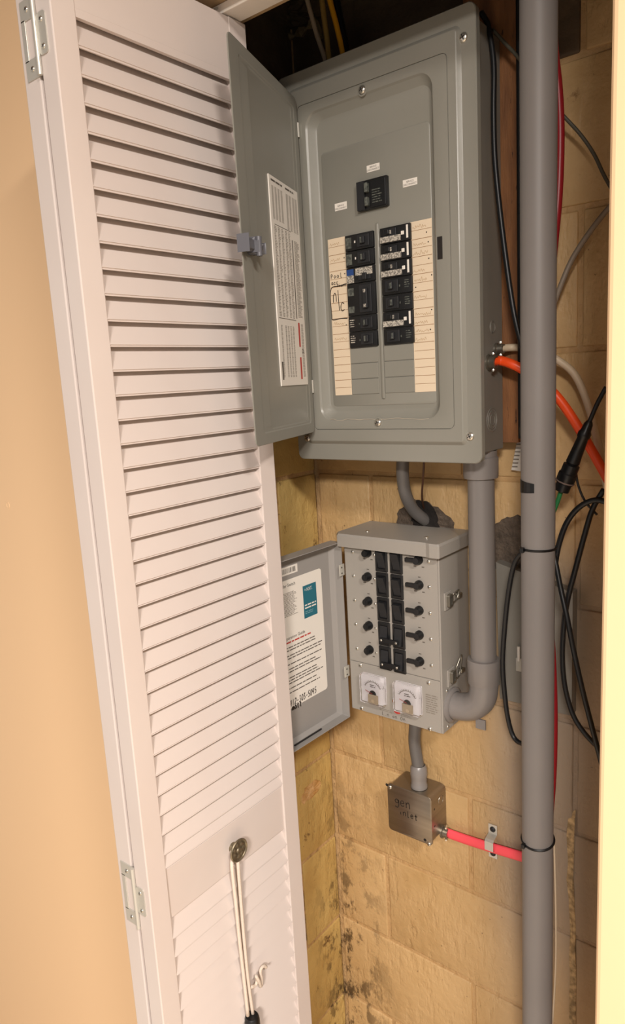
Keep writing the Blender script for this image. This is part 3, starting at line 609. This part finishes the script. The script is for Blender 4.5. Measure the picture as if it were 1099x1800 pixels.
a, b = Ft.px(693.3, 1232); obj('indicator_lens', lathe(bmesh.new(), Matrix.Translation(Ft.p(a, b, 0)) @ Ft.M.to_3x3().to_4x4(), [(.004, 0), (.004, .0015), (.0028, .003), (0, .0036)], 14), mat('amber_lens', '8A5A34', .2), ts, smooth=True)
obj('fine_print', textlines(Ft, .0352, .060, .9085, .946, 9, .0010, seed=21, fill=.4), M_print, ts)
obj('fine_print', textlines(Ft, -.064, -.033, .8885, .894, 2, .0010, seed=22), M_print, ts); obj('fine_print', textlines(Ft, -.018, .008, .8885, .894, 2, .0010, seed=23), M_print, ts)
obj('maker_badge', lathe(bmesh.new(), Matrix.Translation(Ft.p(-.0255, .8955, .0008)) @ Ft.M.to_3x3().to_4x4() @ Matrix.Diagonal((1, .55, 1, 1)), [(.0068, 0), (.0066, .0005), (0, .0006)], 18), M_red, ts)
hand('handwriting', Ft, 'l.n on 0n.', -.060, .8815, .0046, .0058, .0007, .0010, M_ink, ts)
Fts = Fr((XB, 0, 0), (0, 1, 0))
def latch(z, y, opened):
    L_ = obj('draw_latch', B(Fts, y, y+.024, z-.016, z+.016, 0, .003, bev=.0008), M_trans, ts)
    bm = nested(Fts, [(y+.006, y+.020, z-.011, z+.012, .004, .0028), (y+.006, y+.020, z-.011, z+.012, .004, .0085), (y+.0072, y+.0188, z-.0098, z+.0108, .0035, .0092), (y+.0098, y+.0162, z-.007, z+.008, .002, .0092), (y+.010, y+.016, z-.0068, z+.0078, .002, .003)]); obj('latch_loop', bm, M_galv, L_, smooth=True)
    e = .022 if opened else .004
    obj('latch_bail', T([Fts.p(y+.020, z+.008, .006), Fts.p(y+.034, z+.010+e, .010), Fts.p(y+.042, z+.006+e, .008), Fts.p(y+.036, z-.004, .006), Fts.p(y+.020, z-.006, .006)], .0014, sm=3, seg=6), M_galv, L_, smooth='all')
    obj('latch_hook', B(Fts, y+.040, y+.054, z-.003, z+.005, 0, .009, bev=.0015), M_galv, L_)
latch(1.1155, .049, False); latch(.9735, .054, True)
for u, v in ((786, 1214), (788, 1277)): a, b = Fts.px(u, v); screw(Fts, a, b, 0, .0032, ts)
# the switch's tray-shaped door, swung open beside the louvered door
Fp = Fr((-.1338, YT, 0), (.037, 1, 0)); TW = .168; tz0, tz1 = .8575, 1.2060; tb_ = -.024
td = obj('switch_door', nested(Fp, [(-TW, -.001, tz0, tz1, .001, tb_-.0012), (-TW, -.001, tz0, tz1, .001, 0), (-TW+.0012, -.0022, tz0+.0012, tz1-.0012, .001, 0), (-TW+.0012, -.0022, tz0+.0012, tz1-.0012, .001, tb_+.006), (-TW+.010, -.012, tz0+.008, tz1-.008, .002, tb_)], back=True), mat('grey_door_enamel', '8F8B87', .4), ts)
for z in (1.153, .953): 
    h = obj('door_hinge', B(Fp, -.012, .002, z-.011, z+.011, -.0002, .0022, bev=.0006), M_zinc, ts)
    for dz in (-.006, .005): obj('hinge_hole', lathe(bmesh.new(), Matrix.Translation(Fp.p(-.006, z+dz, .0022)) @ Fp.M.to_3x3().to_4x4(), [(.0018, 0), (0, .0002)], 8), M_dark, h)
obj('vent_slit', B(Fp, -.150, -.075, tz0+.0025, tz0+.0045, tb_+.012, tb_+.0145), M_dark, td)
lc_ = tb_+.0006; a1, b1 = Fp.px(564.6, 998, lc_); a2, b2 = Fp.px(575.5, 1210, lc_); ra = (a1+a2)/2; rb1, rb0 = b1, b2
lab = obj('instruction_label', plate(Fp, -TW+.012, ra, rb0, rb1, .006, tb_-.0005, lc_), M_wlabel, td); c_ = lc_+.0003
def Q(u, v): return Fp.px(u, v, c_)
a0, b1_ = Q(532, 1031); a1_, b0_ = Q(558.5, 1078); card = obj('teal_card', quads(Fp, [(a0, a1_, b0_, b1_)], c_), M_teal, lab)
cw, chh = a1_-a0, b1_-b0_
text('lettering', Fp, '+ NXT.', a0+cw*.10, b0_+chh*.82, chh*.11, c_+.0002, M_wlabel, card, width=cw*.58)
obj('fine_print', textlines(Fp, a0+cw*.08, a1_-cw*.05, b0_+chh*.24, b0_+chh*.42, 2, c_+.0002, seed=4, ragged=.1), M_wlabel, card)
obj('fine_print', textlines(Fp, a0+cw*.08, a1_-cw*.3, b0_+chh*.10, b0_+chh*.21, 2, c_+.0002, seed=14), mat('pale_teal_print', '6E98A0', .5), card)
lx0 = -TW+.016
e1, f1 = Q(519, 1027); text('lettering', Fp, 'Transfer Switch', e1-.050, f1, .0062, c_, M_ink, lab, width=.050)
e2, f2 = Q(522, 1030); e3, f3 = Q(524, 1078); obj('fine_print', textlines(Fp, lx0, e2, f3, f2-.006, 18, c_, seed=6), M_print, lab)
e4, f4 = Q(536, 1110); text('lettering', Fp, 'Operation Guide', e4-.056, f4-.002, .0060, c_, M_ink, lab, width=.056)
obj('fine_print', textlines(Fp, lx0, e4+.016, f4-.012, f4-.006, 1, c_, seed=7, ragged=0), M_red, lab)
for j, (y0, n_) in enumerate(((.016, 2), (.031, 2), (.047, 1), (.056, 2), (.072, 3), (.092, 1), (.100, 1))):
    obj('fine_print', textlines(Fp, lx0, ra-.008, f4-y0-.0052*n_, f4-y0, n_, c_, seed=30+j, ragged=.35, fill=.36), M_printd, lab)
e5, f5 = Q(510, 1243); e5b, _f = Q(557, 1219); hand('handwriting', Fp, '412-303-5045', e5, f5, .0082, (e5b-e5)/12, .0015, c_+.0001, M_ink, lab, slant=.12)
e6, f6 = Q(514, 1250); e6b, _f = Q(531, 1240); hand('handwriting', Fp, 'matt', e6, f6+.001, .0068, (e6b-e6)/4, .0022, c_+.0001, M_ink, lab)
e7, f7 = Q(523, 993); e8, f8 = Q(500, 1008); bl = obj('barcode_sticker', quads(Fp, [(-TW+.02, e7, f7-.012, f7+.003)], tb_+.0004), M_wlabel, td)
obj('barcode', quads(Fp, [(-TW+.022+.0021*k, -TW+.022+.0021*k+random.uniform(.0005, .0015), f7-.009, f7) for k in range(int((e7-.004+TW-.022)/.0021))], tb_+.0006), M_ink, bl)

# ------------------------------------------------------------------ conduits and pipes
cx, cy_, cr = .1295, .070, .0218
cn = thing('pvc_conduit', 'grey plastic conduit dropping from the breaker panel into the transfer switch', 'conduit', (cx, cy_, .9))
obj('pipe', T([(cx, cy_, 1.37), (cx, cy_, .985)], cr, seg=28, sm=0), M_pvc, cn, smooth=True)
V_ = Matrix.Translation
obj('coupling', lathe(bmesh.new(), V_((cx, cy_, 0)), [(.021, 1.330), (.0275, 1.331), (.0282, 1.336), (.0282, 1.364), (.0262, 1.366), (.0262, 1.3755)], 28), M_pvc, cn, smooth=True)
obj('coupling', lathe(bmesh.new(), V_((cx, cy_, 0)), [(.0215, 1.020), (.0268, 1.0195), (.0275, 1.0165), (.0275, .980), (.0265, .978), (.0265, .975)], 28), M_pvc, cn, smooth=True)
ez = .9195; EX = XB
obj('elbow', T([(cx, cy_, .980), (cx, cy_, .966), (cx-.005, cy_, .944), (cx-.022, cy_, .9265), (cx-.045, cy_, ez), (EX+.001, cy_, ez)], .0243, seg=28, sm=5), M_pvc, cn, smooth='all')
obj('locknut', lathe(bmesh.new(), axis((EX, cy_, ez), (1, 0, 0)), [(.0315, 0), (.0318, .004), (.029, .0065), (.025, .007)], 28), M_pvc, cn, smooth=True)
obj('moulding_tab', B(WALL, cx-.016, cx+.002, .887, .905, -cy_-.002, -cy_+.001), M_pvc, cn)
bp = thing('vertical_pipe', 'thick grey painted vertical pipe in front of the block wall', 'pipe', (.2512, 0, FZ))
obj('pipe', T([(.2495, 0, FZ), (.2515, 0, 1.2), (.2525, 0, CZ-.02)], .0241, seg=36, sm=4), M_pipe, bp, smooth='all')
def tie(z, tilt, label):
    t = thing('cable_tie', label, 'cable tie', (.2515, 0, z), 'black cable ties on the pipe')
    P = [(.2515+.0248*math.cos(k*math.pi/16), .0248*math.sin(k*math.pi/16), z+tilt*math.sin(k*math.pi/16)) for k in range(33)]
    obj('strap', T(P, .0019, seg=6, sm=0), M_black, t, smooth=True)
    obj('tie_head', B(WALL, .2345, .2400, z-.004-tilt*.9, z+.0035-tilt*.9, .0205, .0275, bev=.0008), M_black, t)
tie(at(946, 970, -.0245).z, .000, 'black cable tie holding the cord on the grey pipe'); tie(at(946, 1493, -.0245).z, .004, 'lower black cable tie on the grey pipe near the coral cable')
# torn tape on the pipe
bm = bmesh.new(); gr = []
for i in range(7):
    t = math.radians(198+i*13.5); rr = .0246; x, y = .2515+rr*math.cos(t), rr*math.sin(t); z = at(926, 857, -.015).z
    gr.append((bm.verts.new((x, y, z-.0085+.0004*i)), bm.verts.new((x, y, z+.0125-.0009*i))))
for A, Bq in zip(gr, gr[1:]): bm.faces.new((A[0], Bq[0], Bq[1], A[1]))
tag(obj('tape_piece', bm, M_black), 'torn scrap of black tape stuck on the grey pipe', 'tape')
# short flexible conduit from transfer switch to junction box
fc = thing('short_conduit', 'short grey flexible conduit between transfer switch and steel junction box', 'conduit', (-.02, .10, .71))
g1, g2 = at(730, 1283, .095), at(736, 1350, .108)
obj('pipe', T([Vector((g1.x, .095, .8766)), Vector((g1.x+.0, .096, .845)), Vector((g2.x-.004, .103, .80)), Vector((g2.x, .108, .745))], .0118, seg=18), M_flex, fc, smooth='all')
obj('connector', lathe(bmesh.new(), V_((g1.x, .095, 0)), [(.0185, .8764), (.0185, .870), (.0145, .867), (.0145, .858), (.0125, .857)], 20), M_flex, fc, smooth=True)
obj('connector', lathe(bmesh.new(), V_((g2.x, .108, 0)), [(.0165, .7065), (.0165, .712), (.0150, .714), (.0158, .728), (.0170, .734), (.0160, .748), (.0125, .753)], 20), M_pvc, fc, smooth=True)
# flexible whip from the panel into the wall hole
tag(obj('flex_whip', T([at(709, 800, .06), at(708, 835, .065), at(713, 868, .08), at(726, 895, .11), at(745, 912, .138), at(757, 918, .16)], .0112, seg=18), M_flex, smooth='all'), 'dark grey flexible conduit curving from panel bottom into the wall hole', 'conduit')
tag(obj('bare_wire', T([at(746, 805, .07), at(744, 840, .08), at(742, 872, .11), at(746, 895, .142), at(752, 905, .160)], .0018, seg=8), M_brownc, smooth='all'), 'thin brown wire beside the flexible conduit above the transfer switch', 'wire')

# ------------------------------------------------------------------ junction box
YG = .086
jb = thing('junction_box', 'square steel junction box marked gen inlet', 'junction box', (-.038, .12, .605))
Fg = Fr((0, YG, 0), (1, 0, 0)); ga0, ga1, gb0, gb1 = -.0885, .0108, .6045, .7065
obj('body', nested(Fg, [(ga0+.001, ga1-.001, gb0+.001, gb1-.001, .012, -.058), (ga0+.001, ga1-.001, gb0+.001, gb1-.001, .012, -.001)], back=True), M_steel, jb, smooth=True)
obj('cover_plate', nested(Fg, [(ga0, ga1, gb0, gb1, .0075, -.0015), (ga0, ga1, gb0, gb1, .0075, .0006), (ga0+.0008, ga1-.0008, gb0+.0008, gb1-.0008, .007, .0013)]), M_steel, jb, smooth=True)
for u, v in ((686, 1383), (755, 1483)): a, b = Fg.px(u, v); screw(Fg, a, b, .0013, .0045, jb)
for u, v in ((681, 1379), (748, 1476)): a, b = Fg.px(u, v); obj('screw_slot', lathe(bmesh.new(), Matrix.Translation(Fg.p(a, b, .0013)) @ Fg.M.to_3x3().to_4x4(), [(.0033, 0), (0, .0003)], 12), M_dark, jb)
a, b = Fg.px(695, 1412); hand('handwriting', Fg, 'gen', a, b, .0125, .0125, .0021, .0017, M_ink, jb)
a, b = Fg.px(703, 1430); hand('handwriting', Fg, 'inlet', a, b, .0085, .0085, .0018, .0017, M_ink, jb)
Fgs = Fr((ga1-.001, 0, 0), (0, 1, 0))
for y, z in ((.098, .676), (.098, .640)): obj('knockout', lathe(bmesh.new(), Matrix.Translation(Fgs.p(y, z, 0)) @ Fgs.M.to_3x3().to_4x4(), [(.0022, 0), (0, .0004)], 10), M_dark, jb)
for y, z in ((.124, .683),): obj('knockout', lathe(bmesh.new(), Matrix.Translation(Fgs.p(y, z, 0)) @ Fgs.M.to_3x3().to_4x4(), [(.010, 0), (.0095, .0009), (.0085, .0010), (.008, .0003), (0, .0003)], 18), M_steel, jb, smooth=True)
Pj = Vector((ga1-.001, .128, at(783, 1463, .128).z)); clamp(Pj, (1, 0, 0), .0088, jb)

# ------------------------------------------------------------------ wood board, small boxes, straps
Fbk = Fr((0, 0, 0), (1, 0, 0)); bx0 = .095; bx1 = at(911, 600, .103).x
bd = tag(obj('backing_board', B(Fbk, bx0, bx1, 1.385, 2.38, -.1415, -.1035, bev=.001), M_wood), 'old brown wooden board between breaker panel and block wall', 'board')
# grey cabinet behind the pipe
gp = [Fr((0, .122, 0), (1, 0, 0)).px(u, v) for u, v in ((880, 1228), (871, 988), (918, 1014))]
gb = thing('wall_box', 'flat grey metal box on the wall behind the vertical pipe', 'electrical box', (.19, .13, .925))
obj('body', prism(Fr((0, .122, 0), (1, 0, 0)), [(gp[0][0]-.001, gp[0][1]), (.262, gp[0][1]), (.262, gp[2][1]-.016), (gp[1][0]+.001, gp[1][1])], -.022, 0), M_greybox, gb)
a, b = Fr((0, .122, 0), (1, 0, 0)).px(914, 1160); obj('hasp', B(Fr((0, .122, 0), (1, 0, 0)), a-.006, a+.012, b-.020, b+.004, 0, .004, bev=.001), M_zinc, gb); obj('hasp_pin', T([Vector((a, .117, b)), Vector((a, .117, b+.026))], .0025, sm=0), M_wlabel, gb)
# ribbed white strip beside the pipe
a0, b0 = Fb.px(899, 826, .012); a1, b1 = Fb.px(916, 772, .012)
rs = thing('ribbed_strip', 'white ribbed plastic piece on the wall just left of the pipe', 'plastic strip', (a0, .14, b0))
obj('body', prism(Fb, [(a0, b0), (a1+.02, b0-.004), (a1+.02, b1), (a0+.010, b1-.006)], .0, .012), M_wlabel, rs)
for k in range(8): obj('rib', B(Fb, a0+.002+.0012*k, a0+.011+.0012*k, b0+.005+.0062*k, b0+.0065+.0062*k, .0118, .0135), M_print, rs)
# red flat cable from junction box and its strap
rc = [Vector((Pj.x+.006, .128, Pj.z)), at(820, 1476, .132), at(861, 1489, .134), at(918, 1506, .132), at(950, 1515, .132)]
tag(obj('coral_cable', T(rc, .0105, seg=14, flat=.42, up=(0, 0, 1)), M_pink, smooth='all'), 'coral red flat cable running from the junction box to the pipe', 'cable')
sp = at(861, 1486, .128); st = thing('cable_strap', 'small zinc strap with two screws over the coral red cable', 'cable strap', (sp.x, .14, sp.z))
bm = bmesh.new(); wd = .0085; prof = [(-.035, .0015), (-.016, .0015), (-.0125, .0150), (-.009, .0195), (.009, .0195), (.0125, .0150), (.016, .0015), (.035, .0015)]
A = [bm.verts.new(Fb.p(sp.x-wd, sp.z+t, c)) for t, c in prof]; Bq = [bm.verts.new(Fb.p(sp.x+wd, sp.z+t, c)) for t, c in prof]
A2 = [bm.verts.new(Fb.p(sp.x-wd, sp.z+t, c+.0014)) for t, c in prof]; B2 = [bm.verts.new(Fb.p(sp.x+wd, sp.z+t, c+.0014)) for t, c in prof]
for k in range(len(prof)-1):
    bm.faces.new((A[k], A[k+1], Bq[k+1], Bq[k])); bm.faces.new((A2[k], B2[k], B2[k+1], A2[k+1])); bm.faces.new((A[k], A2[k], A2[k+1], A[k+1])); bm.faces.new((Bq[k], Bq[k+1], B2[k+1], B2[k]))
bm.faces.new((A[0], Bq[0], B2[0], A2[0])); bm.faces.new((A[-1], A2[-1], B2[-1], Bq[-1])); obj('strap', bm, M_zinc, st)
for s in (-1, 1): screw(Fb, sp.x, sp.z+s*.0255, .0029, .0056, st, m=M_blackm)

# ------------------------------------------------------------------ cables
def cable(name, pts, r, m, label, cat='cable', **k): return tag(obj(name, T([at(*p) for p in pts], r, **k), m, smooth='all'), label, cat)
cable('orange_cable', [(864, 636, Po.y), (880, 634, .062), (900, 640, .062), (920, 650, .066), (950, 670, .075), (980, 698, .082), (1010, 740, .09), (1048, 805, .10), (1085, 872, .11)], .0074, M_orange, 'bright orange cable leaving the side of the breaker panel')
cable('white_cable', [(877, 613, Pw.y), (900, 611, .092), (925, 612, .092), (955, 620, .098), (985, 636, .108), (1010, 658, .115), (1028, 695, .118), (1042, 740, .120), (1056, 800, .12), (1072, 880, .12)], .0058, M_whitec, 'dull white cable curving past the pipe above the orange cable')
cable('black_strand', [(846, 22, .06), (858, 45, .06), (868, 110, .058), (868, 200, .056), (871, 290, .056), (885, 420, .056), (902, 540, .052), (918, 610, .048), (935, 680, .05)], .0040, M_cord, 'black cable hanging along the right side of the breaker panel')
cable('black_strand', [(913, -20, .085), (914, 150, .085), (915, 350, .085), (916, 600, .085), (917, 770, .09)], .0052, M_cord, 'black strip painted as the shaded gap between the wooden board and the pipe')  # no cable: black tube painting the shaded gap between board and pipe
cable('grey_wire', [(866, 52, .075), (890, 78, .078), (915, 106, .075), (955, 165, .09), (993, 206, .11), (1022, 238, .115), (1045, 272, .118), (1062, 308, .12), (1080, 340, .12)], .0026, mat('dark_grey_wire', '4E4B40', .5), 'thin grey wire slanting behind the top of the pipe', 'wire')
cable('grey_cable', [(1085, 350, .12), (1060, 378, .12), (1030, 418, .118), (1005, 458, .115), (985, 505, .11), (965, 560, .11)], .0042, M_greyc, 'grey cable sloping down behind the pipe on the right')
cable('red_cable', [(972, -20, .06), (974, 80, .06), (982, 160, .06), (985, 240, .06), (982, 340, .06), (974, 430, .06), (966, 520, .06), (955, 700, .06), (955, 950, .06), (965, 1080, .06), (971, 1160, .06), (974, 1260, .06), (972, 1360, .06), (965, 1450, .06), (955, 1560, .06), (952, 1790, .06), (950, 1900, .06)], .0062, M_redc, 'dark red cable hidden behind the vertical pipe')
cable('power_cable', [(925, 968, .045), (912, 978, .05), (902, 1000, .055), (893, 1050, .06), (887, 1110, .065), (884, 1165, .068), (887, 1215, .07), (893, 1262, .072), (903, 1295, .072), (918, 1307, .065), (935, 1300, .06)], .0040, M_cord, 'black cord loop hanging left of the pipe below the cable tie', 'cord')
cable('power_cable', [(968, 955, .045), (976, 985, .04), (986, 1035, .035), (997, 1085, .03), (1010, 1150, .03), (1026, 1220, .03), (1044, 1290, .03), (1065, 1370, .03)], .0040, M_cord, 'black cord crossing to lower right beside the pipe', 'cord')
cable('power_cable', [(975, 1000, .045), (982, 960, .045), (996, 920, .045), (1018, 892, .045), (1046, 879, .045), (1075, 885, .045)], .0042, M_cord, 'black cord arching over towards the right wall edge', 'cord')
cable('power_cable', [(1062, 860, .05), (1042, 895, .048), (1028, 940, .046), (1012, 1000, .046), (998, 1055, .046), (991, 1105, .046), (989, 1160, .046), (994, 1210, .046), (1007, 1255, .046), (1025, 1285, .046), (1050, 1312, .046), (1075, 1330, .046)], .0040, M_cord, 'black cord in a long curve nearest the right wall edge', 'cord')
cable('thin_black_wire', [(1012, 826, .05), (1016, 850, .052), (1024, 872, .054), (1034, 888, .056), (1050, 905, .056)], .0018, M_cord, 'thin black wire below the black plug connector', 'wire')
cable('white_wire', [(974, 1470, .10), (976, 1540, .10), (977.5, 1620, .10), (977, 1700, .10), (972, 1790, .10), (966, 1860, .10)], .0016, M_whitec, 'thin white wire along the lower right of the pipe', 'wire')
# plug connector with its cord
k0, k1 = at(1035, 745, .045), at(987, 862, .045); dv = (k1-k0); Lk = dv.length
pc = thing('plug_connector', 'black waterproof plug connector hanging right of the pipe', 'connector', k1)
obj('plug_body', lathe(bmesh.new(), axis(k0, dv), [(.004, -.004), (.0062, 0), (.0072, .010), (.0092, .014), (.0092, .020), (.0078, .022), (.0090, .045), (.0100, .060), (.0085, .062), (.0118, .064), (.0118, .076), (.0135, .078), (.0135, .088), (.0128, .090), (.0128, Lk-.012), (.0112, Lk-.011), (.0112, Lk), (0, Lk)], 20), M_black, pc, smooth=True)
obj('seal_ring', lathe(bmesh.new(), axis(k0+dv.normalized()*.0895, dv), [(.0125, 0), (.0139, .0005), (.0139, .002), (.0125, .0025)], 20), mat('seal_grey', '6A5A52', .5), pc, smooth=True)
obj('cord_tail', T([at(1066, 680, .05), at(1050, 710, .047), at(1040, 733, .045), k0], .0032, seg=8), M_cord, pc, smooth='all')
obj('green_lead', T([k1, at(981, 880, .045), at(973, 900, .045), at(962, 920, .045)], .0036, seg=8), M_greenc, pc, smooth='all')
# cables dropping into the top of the panel
zt_ = 1.984
def drop(name, q, r, m, label):
    P = [at(*p) for p in q]; e = P[-1]; return tag(obj(name, T(P, r, seg=10), m, smooth='all'), label, 'cable')
drop('white_cable', [(520, -60, .105), (540, 0, .1), (557, 60, .095), (572, 105, .09), (584, 150, .085)], .0042, M_whitec, 'white cable at the left of the cables above the panel')
drop('yellow_cable', [(560, -60, .085), (566, 0, .08), (574, 60, .075), (580, 110, .07), (590, 160, .06)], .0048, mat('pale_yellow_jacket', 'A98A4A', .45), 'pale yellow printed cable entering the panel top')
drop('yellow_cable', [(566, -60, .06), (580, 0, .06), (593, 50, .06), (604, 100, .06), (612, 150, .055)], .0046, M_yellowc, 'bright yellow cable entering the panel top')
drop('black_strand', [(585, -60, .075), (592, 0, .075), (601, 50, .07), (610, 100, .065), (616, 150, .06)], .0060, M_cord, 'black cable beside the yellow cable above the panel')
